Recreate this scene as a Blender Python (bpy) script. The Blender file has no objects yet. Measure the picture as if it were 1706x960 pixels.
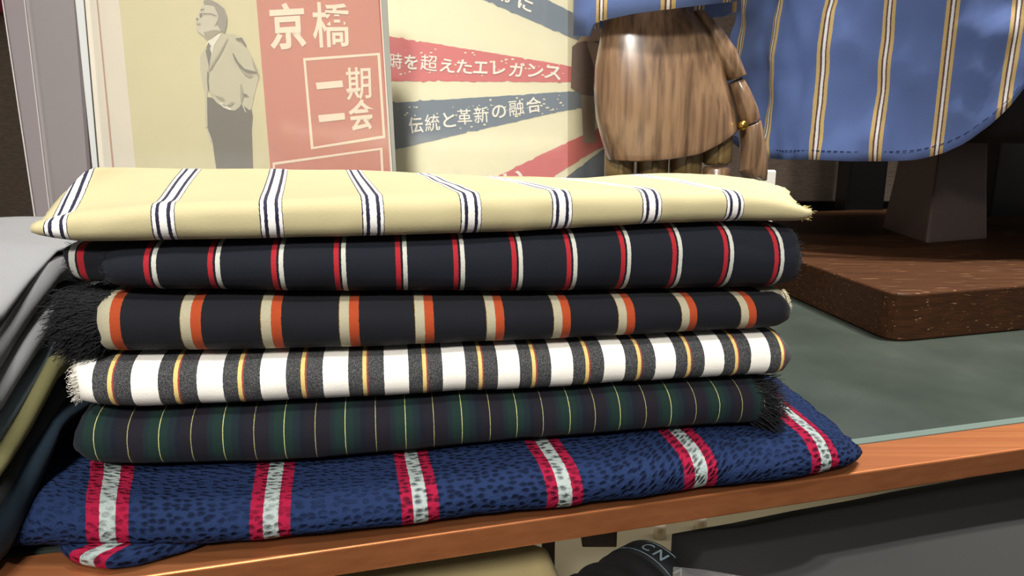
import bpy, bmesh, math, random
from mathutils import Vector, Matrix, noise
random.seed(7)
SC = bpy.context.scene
COL = SC.collection
R = math.radians

# ---------------------------------------------------------------- camera frame
# All design coordinates have the camera at the origin, Z up, Y forwards and are
# scaled by K; the counter top lies at z = -H in that frame (world z = 0).
K = 0.70; H = 0.232; F = 1200.0; PITCH = math.atan(0.2217)
CT, ST = math.cos(PITCH), math.sin(PITCH)
def ray(u, v):
    x = (u-853)/F; t = (v-480)/F
    return Vector((x, CT-t*ST, -ST-t*CT))
def on_z(u, v, z):
    d = ray(u, v); return d*(z/d.z)
def on_y(u, v, y):
    d = ray(u, v); return d*(y/d.y)
def on_plane(u, v, p0, n):
    d = ray(u, v); return d*(p0.dot(n)/d.dot(n))
def W(p): return Vector((p[0]*K, p[1]*K, (p[2]+H)*K))

cam = bpy.data.cameras.new('camera'); camo = bpy.data.objects.new('camera', cam); COL.objects.link(camo)
camo.location = W((0, 0, 0)); camo.rotation_euler = (R(90)-PITCH, 0, 0)
cam.sensor_width = 36; cam.lens = 36*F/1706; cam.clip_start = .01
SC.camera = camo

# ---------------------------------------------------------------- light
wd = bpy.data.worlds.new('world'); SC.world = wd; wd.use_nodes = True
wd.node_tree.nodes['Background'].inputs[0].default_value = (1.0, .97, .92, 1)
wd.node_tree.nodes['Background'].inputs[1].default_value = .22
def area(name, loc, target, size, power, col=(1, .96, .9), shape='DISK', spread=180):
    l = bpy.data.lights.new(name, 'AREA'); l.shape = shape; l.size = size; l.energy = power; l.color = col
    l.spread = R(spread)
    o = bpy.data.objects.new(name, l); COL.objects.link(o); o.location = loc
    o.rotation_euler = (Vector(target)-Vector(loc)).to_track_quat('-Z', 'Y').to_euler(); return o
area('ceiling_spotlight', (.50, .62, 1.75), (.31, .46, .05), .14, 5.0, spread=60)
area('ceiling_spotlight', (-.45, .45, 1.85), (-.15, .42, 0), .20, 1.3, spread=70)
area('ceiling_spotlight', (-.15, -.85, 1.9), (-.14, .60, .18), .25, 2.7, spread=30)
area('ceiling_spotlight', (.74, .50, 1.85), (.60, .58, 0), .10, 7.5, spread=45)
area('ceiling_spotlight', (-.35, -1.9, 1.6), (-.05, .35, -.08), .35, 2.8, spread=30)  # added fill lamp, in place of ambient, for the things under the rail
area('cabinet_strip_light', (.12, .54, -.014), (.12, .55, -.16), .5, .26, col=(1, .93, .8), shape='RECTANGLE')  # made-up fill lamp under the counter, brightens the dark lower shelf
for _l in bpy.data.lights:
    if _l.shape == 'RECTANGLE': _l.size_y = .02
vs = SC.view_settings
vs.view_transform = 'Standard'; vs.look = 'None'; vs.gamma = 1; vs.use_curve_mapping = False; vs.exposure = -0.45

# ---------------------------------------------------------------- materials
def lin(c): return tuple(((x/255)/12.92 if x/255 <= .04045 else ((x/255+.055)/1.055)**2.4) for x in c)+(1,)
class NT:
    def __init__(s, name):
        s.m = bpy.data.materials.new(name); s.m.use_nodes = True; s.t = s.m.node_tree
        s.b = s.t.nodes['Principled BSDF']
    def n(s, typ, **kw):
        x = s.t.nodes.new(typ)
        for k, v in kw.items(): setattr(x, k, v)
        return x
    def l(s, a, b): s.t.links.new(a, b)
    def math(s, op, a, b=None, c=None):
        x = s.n('ShaderNodeMath', operation=op)
        for i, q in enumerate((a, b, c)):
            if q is None: continue
            if isinstance(q, (int, float)): x.inputs[i].default_value = q
            else: s.l(q, x.inputs[i])
        return x.outputs[0]
    def mix(s, f, a, b, blend='MIX'):
        x = s.n('ShaderNodeMix', data_type='RGBA', blend_type=blend)
        for i, q in ((0, f), (6, a), (7, b)):
            if isinstance(q, (int, float, tuple)): x.inputs[i].default_value = q
            else: s.l(q, x.inputs[i])
        return x.outputs[2]
    def noise(s, scale, vec=None, detail=3):
        x = s.n('ShaderNodeTexNoise'); x.inputs['Scale'].default_value = scale; x.inputs['Detail'].default_value = detail
        if vec is not None: s.l(vec, x.inputs['Vector'])
        return x
    def bump(s, h, strength, dist):
        x = s.n('ShaderNodeBump'); x.inputs['Strength'].default_value = strength; x.inputs['Distance'].default_value = dist
        s.l(h, x.inputs['Height']); s.l(x.outputs[0], s.b.inputs['Normal']); return x
def simple(name, col, rough=.6, metal=0, coat=0, nscale=0, namt=.15, spec=None, bump=0):
    q = NT(name); q.b.inputs['Roughness'].default_value = rough; q.b.inputs['Metallic'].default_value = metal
    q.b.inputs['Coat Weight'].default_value = coat
    if spec is not None: q.b.inputs['Specular IOR Level'].default_value = spec
    if nscale:
        tc = q.n('ShaderNodeTexCoord'); nn = q.noise(nscale, tc.outputs['Object'])
        c = lin(col); dk = tuple(x*(1-namt) for x in c[:3])+(1,)
        lt = tuple(min(1, x*(1+namt)) for x in c[:3])+(1,)
        q.l(q.mix(nn.outputs[0], dk, lt), q.b.inputs['Base Color'])
        if bump: q.bump(nn.outputs[0], bump, .001)
    else: q.b.inputs['Base Color'].default_value = lin(col)
    return q.m

def weave_mat(name, base, bands=(), period=1.0, rough=.85, twill=.25, speck=None, seer=False, sheen=.03, wscale=1.0):
    """Woven cloth. UV.x counts stripe repeats, UV.y is length in design units.
    bands: (start, end, colour) in repeats around the stripe centre; speck: colours woven with pale threads."""
    q = NT(name); uv = q.n('ShaderNodeUVMap'); sp = q.n('ShaderNodeSeparateXYZ'); q.l(uv.outputs[0], sp.inputs[0])
    tc = q.n('ShaderNodeTexCoord'); ob = tc.outputs['Object']
    # slightly hairy stripe edges
    en = q.noise(900, ob, 1)
    ux = q.math('ADD', sp.outputs[0], q.math('MULTIPLY', q.math('SUBTRACT', en.outputs[0], .5), .012))
    f = q.math('FRACT', q.math('ADD', q.math('DIVIDE', ux, period), .5))
    if bands:
        cr = q.n('ShaderNodeValToRGB'); cr.color_ramp.interpolation = 'CONSTANT'; el = cr.color_ramp.elements
        ev = [(0, base)]
        for a, b, c in sorted(bands): ev += [(a+.5, c), (b+.5, base)]
        ded = {}
        for pz, c in ev: ded[round(pz, 4)] = c
        # a band that starts where another ends wins over the base colour
        for a, b, c in bands: ded[round(a+.5, 4)] = c
        ks = sorted(k for k in ded if 0 <= k < 1)
        el[0].position = ks[0]; el[0].color = lin(ded[ks[0]])
        el[1].position = ks[1]; el[1].color = lin(ded[ks[1]])
        for k in ks[2:]:
            e = el.new(k); e.color = lin(ded[k])
        q.l(f, cr.inputs[0]); col = cr.outputs[0]
    else:
        rgb = q.n('ShaderNodeRGB'); rgb.outputs[0].default_value = lin(base); col = rgb.outputs[0]
    # twill: fine diagonal ribs
    wv = q.n('ShaderNodeTexWave', wave_type='BANDS', bands_direction='DIAGONAL'); wv.inputs['Scale'].default_value = 980*wscale
    wv.inputs['Distortion'].default_value = .6; wv.inputs['Detail'].default_value = 1
    q.l(ob, wv.inputs['Vector'])
    big = q.noise(35, ob, 4); fine = q.noise(1500, ob, 2)
    hsv = q.n('ShaderNodeHueSaturation'); q.l(col, hsv.inputs['Color'])
    val = q.math('ADD', q.math('MULTIPLY', wv.outputs['Fac'], twill), 1-twill*.5)
    val = q.math('ADD', val, q.math('MULTIPLY', q.math('SUBTRACT', fine.outputs[0], .5), .55*(twill+.2)))
    val = q.math('ADD', val, q.math('MULTIPLY', q.math('SUBTRACT', big.outputs[0], .5), .10))
    q.l(val, hsv.inputs['Value']); c = hsv.outputs[0]
    if speck:
        # woven pepper-and-salt where the cloth has the dark band colour
        lo, hi, pale, amt = speck
        vn = q.noise(3600, ob, 1); th = q.math('GREATER_THAN', vn.outputs[0], amt)
        msk = None
        for a, b in zip(lo, hi):
            m1 = q.math('MULTIPLY', q.math('GREATER_THAN', f, a+.5), q.math('LESS_THAN', f, b+.5))
            msk = m1 if msk is None else q.math('MAXIMUM', msk, m1)
        c = q.mix(q.math('MULTIPLY', q.math('MULTIPLY', th, msk), .7), c, lin(pale))
    q.l(c, q.b.inputs['Base Color'])
    q.b.inputs['Roughness'].default_value = rough; q.b.inputs['Sheen Weight'].default_value = sheen
    q.b.inputs['Specular IOR Level'].default_value = .25
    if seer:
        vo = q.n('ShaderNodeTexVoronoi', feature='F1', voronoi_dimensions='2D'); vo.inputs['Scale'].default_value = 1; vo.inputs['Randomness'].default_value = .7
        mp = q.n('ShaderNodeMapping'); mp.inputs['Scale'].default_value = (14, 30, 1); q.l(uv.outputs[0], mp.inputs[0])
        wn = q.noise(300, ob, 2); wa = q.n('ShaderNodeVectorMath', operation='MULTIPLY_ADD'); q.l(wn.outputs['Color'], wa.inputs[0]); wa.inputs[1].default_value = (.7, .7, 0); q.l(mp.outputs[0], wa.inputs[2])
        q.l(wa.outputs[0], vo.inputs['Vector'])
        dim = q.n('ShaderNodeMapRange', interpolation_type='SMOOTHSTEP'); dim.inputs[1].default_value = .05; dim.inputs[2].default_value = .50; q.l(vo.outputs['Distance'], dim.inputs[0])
        # shade of the pucker dimples, mixed into the colour as dark navy
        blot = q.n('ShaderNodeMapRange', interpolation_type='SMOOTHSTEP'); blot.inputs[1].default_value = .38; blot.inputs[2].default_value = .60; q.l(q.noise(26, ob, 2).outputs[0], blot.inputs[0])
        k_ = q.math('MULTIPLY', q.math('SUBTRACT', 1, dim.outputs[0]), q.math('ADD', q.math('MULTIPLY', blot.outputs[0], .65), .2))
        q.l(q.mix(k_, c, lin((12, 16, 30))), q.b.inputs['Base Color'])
        hh = q.math('ADD', dim.outputs[0], q.math('MULTIPLY', q.noise(900, ob, 3).outputs[0], .7))
        q.bump(hh, .9, .0011); q.b.inputs['Specular IOR Level'].default_value = .05
    else:
        hh = q.math('ADD', q.math('MULTIPLY', wv.outputs['Fac'], .4), fine.outputs[0])
        q.bump(hh, .35, .0004)
    return q.m

# ---------------------------------------------------------------- object helpers
def tag(o, label=None, cat=None, group=None, kind=None):
    if label: o['label'] = label
    if cat: o['category'] = cat
    if group: o['group'] = group
    if kind: o['kind'] = kind
    return o
def empty(name, p, label, cat, group=None):
    o = bpy.data.objects.new(name, None); COL.objects.link(o); o.location = W(p); o.empty_display_size = .02
    o['_o'] = 0; del o['_o']
    return tag(o, label, cat, group)
def mk(name, verts, faces, mats, parent=None, uvs=None, fmat=None, smooth=True, label=None):
    """verts in design coordinates; origin at the lowest centre (or at the parent's origin)."""
    ws = [W(v) for v in verts]
    if parent is not None:
        org = Vector((0, 0, 0)); q = parent
        while q is not None: org += q.location; q = q.parent
    else:
        n = len(ws); org = Vector((sum(v.x for v in ws)/n, sum(v.y for v in ws)/n, min(v.z for v in ws)))
    me = bpy.data.meshes.new(name); me.from_pydata([v-org for v in ws], [], faces)
    if not isinstance(mats, (list, tuple)): mats = [mats]
    for m in mats: me.materials.append(m)
    if uvs:
        ul = me.uv_layers.new(name='UVMap')
        for lp in me.loops: ul.data[lp.index].uv = uvs[lp.vertex_index]
    for i, p in enumerate(me.polygons):
        p.use_smooth = smooth
        if fmat: p.material_index = fmat[i]
    me.validate(); me.update()
    bm = bmesh.new(); bm.from_mesh(me); bmesh.ops.recalc_face_normals(bm, faces=bm.faces); bm.to_mesh(me); bm.free()
    o = bpy.data.objects.new(name, me); COL.objects.link(o)
    if parent is not None: o.parent = parent
    else: o.location = org
    if label: o['label'] = label
    return o
def bevel(o, w, seg=3):
    m = o.modifiers.new('bevel', 'BEVEL'); m.width = w*K; m.segments = seg; m.limit_method = 'ANGLE'; m.angle_limit = R(35); return o
def loft(rings, closed=True, caps=True, base=0):
    n = len(rings[0]); vs = [p for r in rings for p in r]; fs = []
    for i in range(len(rings)-1):
        for j in range(n if closed else n-1):
            a = i*n+j; b = i*n+(j+1) % n
            fs.append((base+a, base+b, base+b+n, base+a+n))
    if caps:
        fs.append(tuple(base+j for j in range(n))[::-1]); fs.append(tuple(base+(len(rings)-1)*n+j for j in range(n)))
    return vs, fs
def box_pts(x0, x1, y0, y1, z0, z1):
    v = [(x0,y0,z0),(x1,y0,z0),(x1,y1,z0),(x0,y1,z0),(x0,y0,z1),(x1,y0,z1),(x1,y1,z1),(x0,y1,z1)]
    return v, [(0,3,2,1),(4,5,6,7),(0,1,5,4),(1,2,6,5),(2,3,7,6),(3,0,4,7)]
def prism(poly, z0, z1):
    n = len(poly); v = [(x, y, z0) for x, y in poly]+[(x, y, z1) for x, y in poly]
    f = [tuple(range(n))[::-1], tuple(range(n, 2*n))]+[(i, (i+1) % n, n+(i+1) % n, n+i) for i in range(n)]
    return v, f
def yawdir(a): return Vector((math.cos(a), math.sin(a), 0)), Vector((-math.sin(a), math.cos(a), 0))
def interp(x, pts):
    if x <= pts[0][0]:
        (a, p), (b, q) = pts[0], pts[1]
    elif x >= pts[-1][0]:
        (a, p), (b, q) = pts[-2], pts[-1]
    else:
        for i in range(len(pts)-1):
            if pts[i][0] <= x <= pts[i+1][0]:
                (a, p), (b, q) = pts[i], pts[i+1]; break
    return p+(q-p)*(x-a)/(b-a)
def interpc(x, pts):
    x = min(max(x, pts[0][0]), pts[-1][0]); return interp(x, pts)
def sm(x): x = min(max(x, 0), 1); return x*x*(3-2*x)
def nz(x, y, z): return noise.noise(Vector((x, y, z)))

def strands(name, mat, parent, roots, r=.0005, seg=5, label=None):
    """roots: (point, direction, length, droop, curl)"""
    vs, fs = [], []
    for p, d, L, droop, curl in roots:
        p = Vector(p); d = Vector(d).normalized(); ph = random.uniform(0, 6.3); b0 = len(vs)
        side = d.cross(Vector((0, 0, 1))); side = side.normalized() if side.length > .01 else Vector((1, 0, 0))
        up = side.cross(d)
        for k in range(seg+1):
            t = k/seg
            c = p+d*(L*t)+Vector((0, 0, -droop*t*t))+side*(curl*math.sin(ph+t*5))*t+up*(curl*math.cos(ph+t*4))*t
            rr = r*(1-.6*t)
            for a in range(3):
                an = a*2.094+ph; vs.append(c+side*(rr*math.cos(an))+up*(rr*math.sin(an)))
        for k in range(seg):
            for a in range(3):
                i = b0+k*3+a; j = b0+k*3+(a+1) % 3; fs.append((i, j, j+3, i+3))
        fs.append((b0+seg*3, b0+seg*3+1, b0+seg*3+2))
    return mk(name, vs, fs, mat, parent, label=label)

# ================================================================= SETTING
# counter: dark glass top framed by a copper rail
RY = R(15.2); rex, rey = yawdir(RY)
rp = on_z(700, 894, -H)                      # a point of the outer top edge of the rail
def rl(s, d, z=0): q = rp+rex*s+rey*d; return (q.x, q.y, -H+z)

q = NT('counter_glass'); tc = q.n('ShaderNodeTexCoord'); n1 = q.noise(14, tc.outputs['Object'], 5); n2 = q.noise(240, tc.outputs['Object'], 2)
q.l(q.mix(q.math('MULTIPLY', n1.outputs[0], 1.0), lin((42, 50, 46)), lin((62, 68, 62))), q.b.inputs['Base Color'])
q.b.inputs['Roughness'].default_value = .22; q.b.inputs['Specular IOR Level'].default_value = .6
sm_ = q.n('ShaderNodeValToRGB'); sm_.color_ramp.elements[0].position = .35; sm_.color_ramp.elements[1].position = .75
sm_.color_ramp.elements[0].color = (.13, .13, .13, 1); sm_.color_ramp.elements[1].color = (.36, .36, .36, 1)
q.l(n1.outputs[0], sm_.inputs[0]); q.l(sm_.outputs[0], q.b.inputs['Roughness']); M_glass = q.m
M_glassedge = simple('glass_edge', (88, 102, 95), .4)
# copper
q = NT('brushed_copper'); tc = q.n('ShaderNodeTexCoord'); mp = q.n('ShaderNodeMapping'); mp.inputs['Rotation'].default_value = (0, 0, -RY)
mp.inputs['Scale'].default_value = (6, 260, 260); q.l(tc.outputs['Object'], mp.inputs[0])
sc1 = q.noise(1.0, mp.outputs[0], 4)
bg = q.noise(9, tc.outputs['Object'], 3)
c1 = q.mix(sc1.outputs[0], lin((168, 98, 58)), lin((214, 142, 92)))
q.l(q.mix(q.math('MULTIPLY', bg.outputs[0], .35), c1, lin((130, 72, 44))), q.b.inputs['Base Color'])
q.b.inputs['Metallic'].default_value = .75; q.b.inputs['Roughness'].default_value = .42
q.bump(sc1.outputs[0], .25, .0006); M_copper = q.m

counter = empty('display_counter', rl(0, .3), 'dark glass topped display counter edged with a copper rail under the cloths', 'counter')
v, f = prism([rl(-.75, .041)[:2], rl(1.6, .041)[:2], rl(1.6, 1.75)[:2], rl(-.75, 1.75)[:2]], -H-.012, -H)
mk('counter_top', v, f, M_glass, counter, smooth=False)
v, f = prism([rl(-.1, .0385)[:2], rl(1.6, .0385)[:2], rl(1.6, .047)[:2], rl(-.1, .047)[:2]], -H-.012, -H+.0003)
mk('glass_edge', v, f, M_glassedge, counter, smooth=False, label='pale green glass edge strip')
v, f = prism([rl(-.75, 0)[:2], rl(1.6, 0)[:2], rl(1.6, .0385)[:2], rl(-.75, .0385)[:2]], -H-.0175, -H)
bevel(mk('front_rail', v, f, M_copper, counter, smooth=False, label='brushed copper rail'), .0014, 3)

# back wall, skirting
def fabric_wall(name, a, b):
    q = NT(name); tc = q.n('ShaderNodeTexCoord'); mp = q.n('ShaderNodeMapping'); mp.inputs['Scale'].default_value = (120, 120, 420)
    q.l(tc.outputs['Object'], mp.inputs[0]); n = q.noise(1, mp.outputs[0], 3); q.l(q.mix(n.outputs[0], lin(a), lin(b)), q.b.inputs['Base Color'])
    q.b.inputs['Roughness'].default_value = .85; q.bump(n.outputs[0], .4, .001); return q.m
M_wall = fabric_wall('wall_cloth', (136, 116, 102), (192, 170, 152))
M_black = simple('black_satin', (16, 15, 15), .35)
M_redpanel = simple('crimson_panel', (165, 26, 52), .4)
v, f = box_pts(-1.7, 3.2, 1.78, 1.84, -H, .95)
tag(mk('wall_back', v, f, M_wall, smooth=False), kind='structure')
v, f = box_pts(-.2, 3.2, 1.755, 1.78, -H, on_y(1400, 335, 1.77).z)
tag(mk('baseboard_back', v, f, M_black, smooth=False), kind='structure')
v, f = box_pts(-1.7, -1.12, 1.73, 1.78, on_y(40, 21, 1.74).z, .75)
tag(mk('wall_sign', v, f, M_redpanel, smooth=False), 'crimson panel at the top left behind the clear sheet', 'panel')
# room around (out of frame, reflected in the glossy things)
M_room = simple('room_plaster', (205, 198, 188), .8, nscale=6)
M_floor = simple('floor_tile', (120, 108, 96), .5, nscale=8)
v, f = box_pts(-4, 4, -4, 4, -1.45, -1.40)
tag(mk('floor', v, f, M_floor, smooth=False), kind='structure')

# dark upright behind the stand at the right edge
v, f = box_pts(on_y(1646, 300, 1.5).x, 1.42, 1.48, 1.56, -H, .45)
bevel(mk('display_column', v, f, M_black, smooth=False), .006)
tag(bpy.data.objects['display_column'], 'black display column standing at the right edge behind the shirt', 'column')
v, f = box_pts(on_y(1413, 300, 1.6).x, on_y(1478, 300, 1.6).x, 1.60, 1.66, -H, .45)
bevel(mk('display_column', v, f, M_black, smooth=False), .006)
tag(bpy.data.objects['display_column.001'], 'narrow black upright behind the left side of the mannequin neck', 'column')

# ================================================================= STACK OF FOLDED CLOTHS
YA = R(9.3); FP = on_plane(700, 755, Vector((0, .42, 0)), Vector((0, 1, 0)))
def frame(yaw, p0):
    ex, ey = yawdir(yaw)
    def s_of(u, v):
        p = on_plane(u, v, p0, ey); return (p-p0).dot(ex), p.z
    return ex, ey, s_of
exA, eyA, sA = frame(YA, FP)
I5 = [(56,397),(116,406),(200,406),(420,402),(587,398),(775,392),(860,390),(1082,376),(1224,372),(1319,377)]
I4 = [(100,492),(262,497),(369,498),(575,501),(681,500),(869,500),(955,499),(1129,496),(1284,493),(1325,488)]
I3 = [(90,598),(175,602),(400,600),(576,595),(708,589),(834,583),(931,579),(1044,573),(1148,567),(1313,557)]
I2 = [(112,692),(212,697),(400,689),(605,679),(752,670),(898,664),(1037,653),(1285,639),(1320,635)]
I1 = [(120,795),(142,795),(414,793),(546,784),(693,771),(860,752),(1000,742),(1108,732),(1285,722),(1325,716)]
def zline(pts): return [sA(u, v) for u, v in pts]
Z5, Z4, Z3, Z2, Z1 = map(zline, (I5, I4, I3, I2, I1))

def folded(name, mat, parent, s0, s1, zb, zt, ex, ey, p0, y0=lambda s: 0, D=lambda s: .2, b=.016, idx=lambda s, d: s,
           ridge=None, n=90, pw=.85, ragged=(.002, .002), endshrink=(.7, .7), seed=0, lump=.0012, label=None, gap=.0012, endlen=.012, topn=14, skew=None):
    rings, uvs = [], []
    for i in range(n+1):
        t = i/n; s = s0+(s1-s0)*t
        e = 1.0
        dl, dr = s-s0, s1-s
        if dl < endlen: e = min(e, endshrink[0]+(1-endshrink[0])*math.sqrt(max(0, 1-(1-dl/endlen)**2)))
        if dr < endlen: e = min(e, endshrink[1]+(1-endshrink[1])*math.sqrt(max(0, 1-(1-dr/endlen)**2)))
        a, c = zb(s)+gap, zt(s)-gap; zc = (a+c)/2; h = (c-a)/2*e; DD = D(s); yy = y0(s)+(1-e)*.010
        pts = []
        for k in range(4): pts.append((DD-(DD-b)*k/4, zc-h))
        for k in range(15):
            th = -math.pi/2+math.pi*k/14; co = max(0, math.cos(th)); si = math.sin(th)
            pts.append((b*(1-co**pw), zc+h*math.copysign(abs(si)**pw, si)))
        for k in range(1, topn+1):
            d = b+(DD-b)*k/topn; z = zc+h
            if ridge: z = ridge(s, d, z)
            pts.append((d, z))
        ring = []; arc = 0; prev = None
        for j, (d, z) in enumerate(pts):
            w = nz(s*22+seed*9, d*20, z*25+seed)*lump*1.6+nz(s*60+seed*5, d*40, z*70)*lump*.6
            jit = 0
            if i == 0: jit = -random.random()*ragged[0]
            if i == n: jit = random.random()*ragged[1]
            sk = skew(s)*d if skew else 0
            p = p0+ex*(s+jit+sk)+ey*(yy+d-w); ring.append((p.x, p.y, z+(w*.5 if d > b else 0)))
            if prev: arc += math.hypot(d-prev[0], z-prev[1])
            prev = (d, z); uvs.append((idx(s, d), arc*8))
        rings.append(ring)
    vs, fs = loft(rings, True, True)
    return mk(name, vs, fs, mat, parent, uvs=uvs, label=label)
def indexer(pts, sfun, shear=0):
    tab = sorted((sfun(u, v)[0], i) for i, (u, v) in enumerate(pts))
    return lambda s, d: interp(s+shear*d, tab)
def root_at(s, z): p = FP+exA*s; return (p.x, p.y+.1, z)
def fr(s, d, z): p = FP+exA*s+eyA*d; return (p.x, p.y, z)

# -- row: blue seersucker-like cloth (bottom)
BLUE, RED, GRY = (28, 41, 72), (132, 22, 50), (140, 150, 148)
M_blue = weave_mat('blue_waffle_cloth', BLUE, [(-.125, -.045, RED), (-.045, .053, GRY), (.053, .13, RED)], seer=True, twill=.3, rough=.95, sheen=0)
c6 = empty('folded_fabric', root_at(0, -H), 'puckered blue folded fabric with wide red and grey stripes, bottom of the stack', 'fabric', 'folded fabrics in the front stack')
ZB = -H+.0025
botpx = [(24,921),(60,923),(117,924),(184,923),(283,922),(420,912),(546,902),(664,890),(781,876),(860,866),(948,857),(1126,833),(1306,808),(1374,797),(1410,785),(1439,768)]
bo = []
for u, v_ in botpx:
    p = on_z(u, v_, ZB+.002); bo.append(((p-FP).dot(exA), (p-FP).dot(eyA)))
s6a, s6b = bo[0][0]-.006, bo[-1][0]
def y6(s): return interpc(s, bo)
def zt6(s):
    t = sm((s-s6a)/.028+.1)*sm((s6b-s)/.05)
    return ZB+.012+(interpc(s, Z1)-ZB-.012)*t
def idx6f():
    px = [(204,850),(455,855),(698,830),(932,805),(1160,785),(1378,768)]
    tab = []
    for i, (u, v_) in enumerate(px):
        p = on_z(u, v_, -H+.018); tab.append(((p-FP).dot(exA), i))
    return lambda s, d: interp(s+.07*max(0, d), tab)
i6 = idx6f()
def ridge6(s, d, z):
    return z
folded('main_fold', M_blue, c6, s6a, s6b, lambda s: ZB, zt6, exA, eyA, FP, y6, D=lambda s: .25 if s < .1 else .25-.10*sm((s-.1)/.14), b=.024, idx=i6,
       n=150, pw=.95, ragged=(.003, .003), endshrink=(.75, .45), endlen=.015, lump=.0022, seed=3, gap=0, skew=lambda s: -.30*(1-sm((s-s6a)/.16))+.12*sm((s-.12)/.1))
# slipped lower layer at the left front corner
lo = [(88,930),(125,945),(184,952),(230,946),(283,934),(340,924)]
tb = []
for u, v_ in lo:
    p = on_z(u, v_, -H+.001); tb.append(((p-FP).dot(exA), (p-FP).dot(eyA)))
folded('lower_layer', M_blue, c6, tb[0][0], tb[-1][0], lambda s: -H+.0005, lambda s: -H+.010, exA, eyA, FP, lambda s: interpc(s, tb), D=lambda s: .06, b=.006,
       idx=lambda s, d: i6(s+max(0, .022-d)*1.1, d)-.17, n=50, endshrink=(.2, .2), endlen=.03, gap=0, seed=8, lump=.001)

# -- row: green pinstripe tartan
GRN, GRN2, NVY, PUR, YEL = (15, 38, 34), (14, 29, 35), (12, 17, 29), (19, 17, 27), (186, 184, 122)
M_green = weave_mat('green_pinstripe_cloth', PUR, [(-.25, -.17, GRN2), (-.17, -.006, GRN), (-.006, .006, YEL), (.006, .13, GRN), (.13, .25, GRN2), (.25, .34, NVY), (.494, .4999, YEL), (-.4999, -.494, YEL)], period=2.0, twill=.4)
c5 = empty('folded_fabric', root_at(0, -.20), 'dark green and navy folded fabric with thin yellow pinstripes and a black frayed right end', 'fabric', 'folded fabrics in the front stack')
px5 = [(155,735),(210,735),(263,735),(317,735),(370,735),(422,730),(473,730),(525,728),(575,725),(626,722),(676,720),(723,718),(770,715),(817,712),(862,705),(905,700),(950,698),(992,695),(1034,692),(1077,690),(1119,685),(1160,682),(1199,680),(1237,678)]
i5 = indexer(px5, sA)
s5a, s5b = sA(124, 745)[0], sA(1282, 675)[0]
f5 = folded('main_fold', M_green, c5, s5a, s5b, lambda s: interpc(s, Z1), lambda s: interpc(s, Z2), exA, eyA, FP, b=.028, idx=i5, seed=5, endshrink=(.75, .8))
M_blkthread = simple('black_thread', (17, 18, 23), .9)
rt = []
for k in range(1500):
    a = random.uniform(-1, 1); z0, z1 = interpc(s5b, Z1)+.002, interpc(s5b, Z2)-.002
    th = random.uniform(-1.5, 1.3); z = (z0+z1)/2+(z1-z0)/2*math.sin(th)*.92; d = .018*(1-math.cos(th))+random.uniform(0, .004)+(random.random()**2)*.05
    s = s5b-random.uniform(0, .010)
    rt.append((fr(s, d, z), exA*1+eyA*random.uniform(-.9, .2)+Vector((0, 0, random.uniform(-.6, .6))), random.uniform(.009, .022), random.uniform(0, .006), .002))
strands('frayed_edge', M_blkthread, c5, rt, .00042, label='fluffy black frayed end')

# -- row: white / grey stripes
WHT, GRS, YW, RD4 = (242, 239, 230), (40, 42, 46), (216, 190, 118), (146, 66, 60)
M_white = weave_mat('white_striped_cloth', WHT, [(-.27, -.038, GRS), (-.038, .03, YW), (.03, .058, RD4), (.058, .32, GRS)], twill=.12,
                    speck=((-.27, .058), (-.038, .32), (120, 120, 118), .56))
c4 = empty('folded_fabric', root_at(0, -.17), 'white folded fabric with broad grey stripes split by thin yellow and red lines', 'fabric', 'folded fabrics in the front stack')
px4 = [(184,650),(293,650),(400,645),(505,640),(608,637),(708,632),(801,626),(890,622),(979,615),(1065,610),(1149,605),(1228,602),(1303,598)]
i4 = indexer(px4, sA)
s4a, s4b = sA(133, 650)[0], sA(1322, 600)[0]
folded('main_fold', M_white, c4, s4a, s4b, lambda s: interpc(s, Z2), lambda s: interpc(s, Z3), exA, eyA, FP, b=.025, idx=i4, seed=11, endshrink=(.9, .55), endlen=.010, ragged=(.002, .0015))
M_wthread = simple('white_thread', (226, 222, 212), .9)
folded('inner_layer', M_wthread, c4, s4a-.006, s4a+.03, lambda s: interpc(s, Z2)+.004, lambda s: interpc(s, Z3)-.001, exA, eyA, FP, y0=lambda s: .006, D=lambda s: .18, b=.013, n=14, seed=2, ragged=(.003, 0), label='plain white inner layer')
rt = []
for k in range(420):
    z0, z1 = interpc(s4a, Z2)+.004, interpc(s4a, Z3)-.003
    th = random.uniform(-1.4, 1.4); z = (z0+z1)/2+(z1-z0)/2*math.sin(th)*.9; d = .006+.013*(1-math.cos(th))+(random.random()**2)*.04
    rt.append((fr(s4a-.005+random.uniform(0, .003), d, z), -exA+eyA*random.uniform(-.5, .2)+Vector((0, 0, random.uniform(-.5, .2))), random.uniform(.002, .007), .001, .0012))
strands('frayed_edge', M_wthread, c4, rt, .0003)

# -- row: black with cream and orange
BLK, CRM, ORG = (15, 17, 24), (160, 154, 130), (156, 62, 28)
M_orange = weave_mat('orange_striped_cloth', BLK, [(-.135, -.125, (130, 100, 50)), (-.125, .0, CRM), (.0, .128, ORG)], twill=.35)
c3 = empty('folded_fabric', root_at(0, -.135), 'black folded fabric with paired cream and orange stripes and a black fringed left end', 'fabric', 'folded fabrics in the front stack')
px3 = [(183,550),(318,550),(452,550),(582,548),(708,545),(826,541),(937,536),(1045,530),(1149,524),(1248,520)]
i3 = indexer(px3, sA)
s3a, s3b = sA(168, 550)[0], sA(1318, 520)[0]
folded('main_fold', M_orange, c3, s3a, s3b, lambda s: interpc(s, Z3), lambda s: interpc(s, Z4), exA, eyA, FP, b=.025, idx=i3, seed=13, endshrink=(.95, .8), ragged=(.0025, .001), endlen=.008)
s3c = sA(100, 550)[0]
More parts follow.
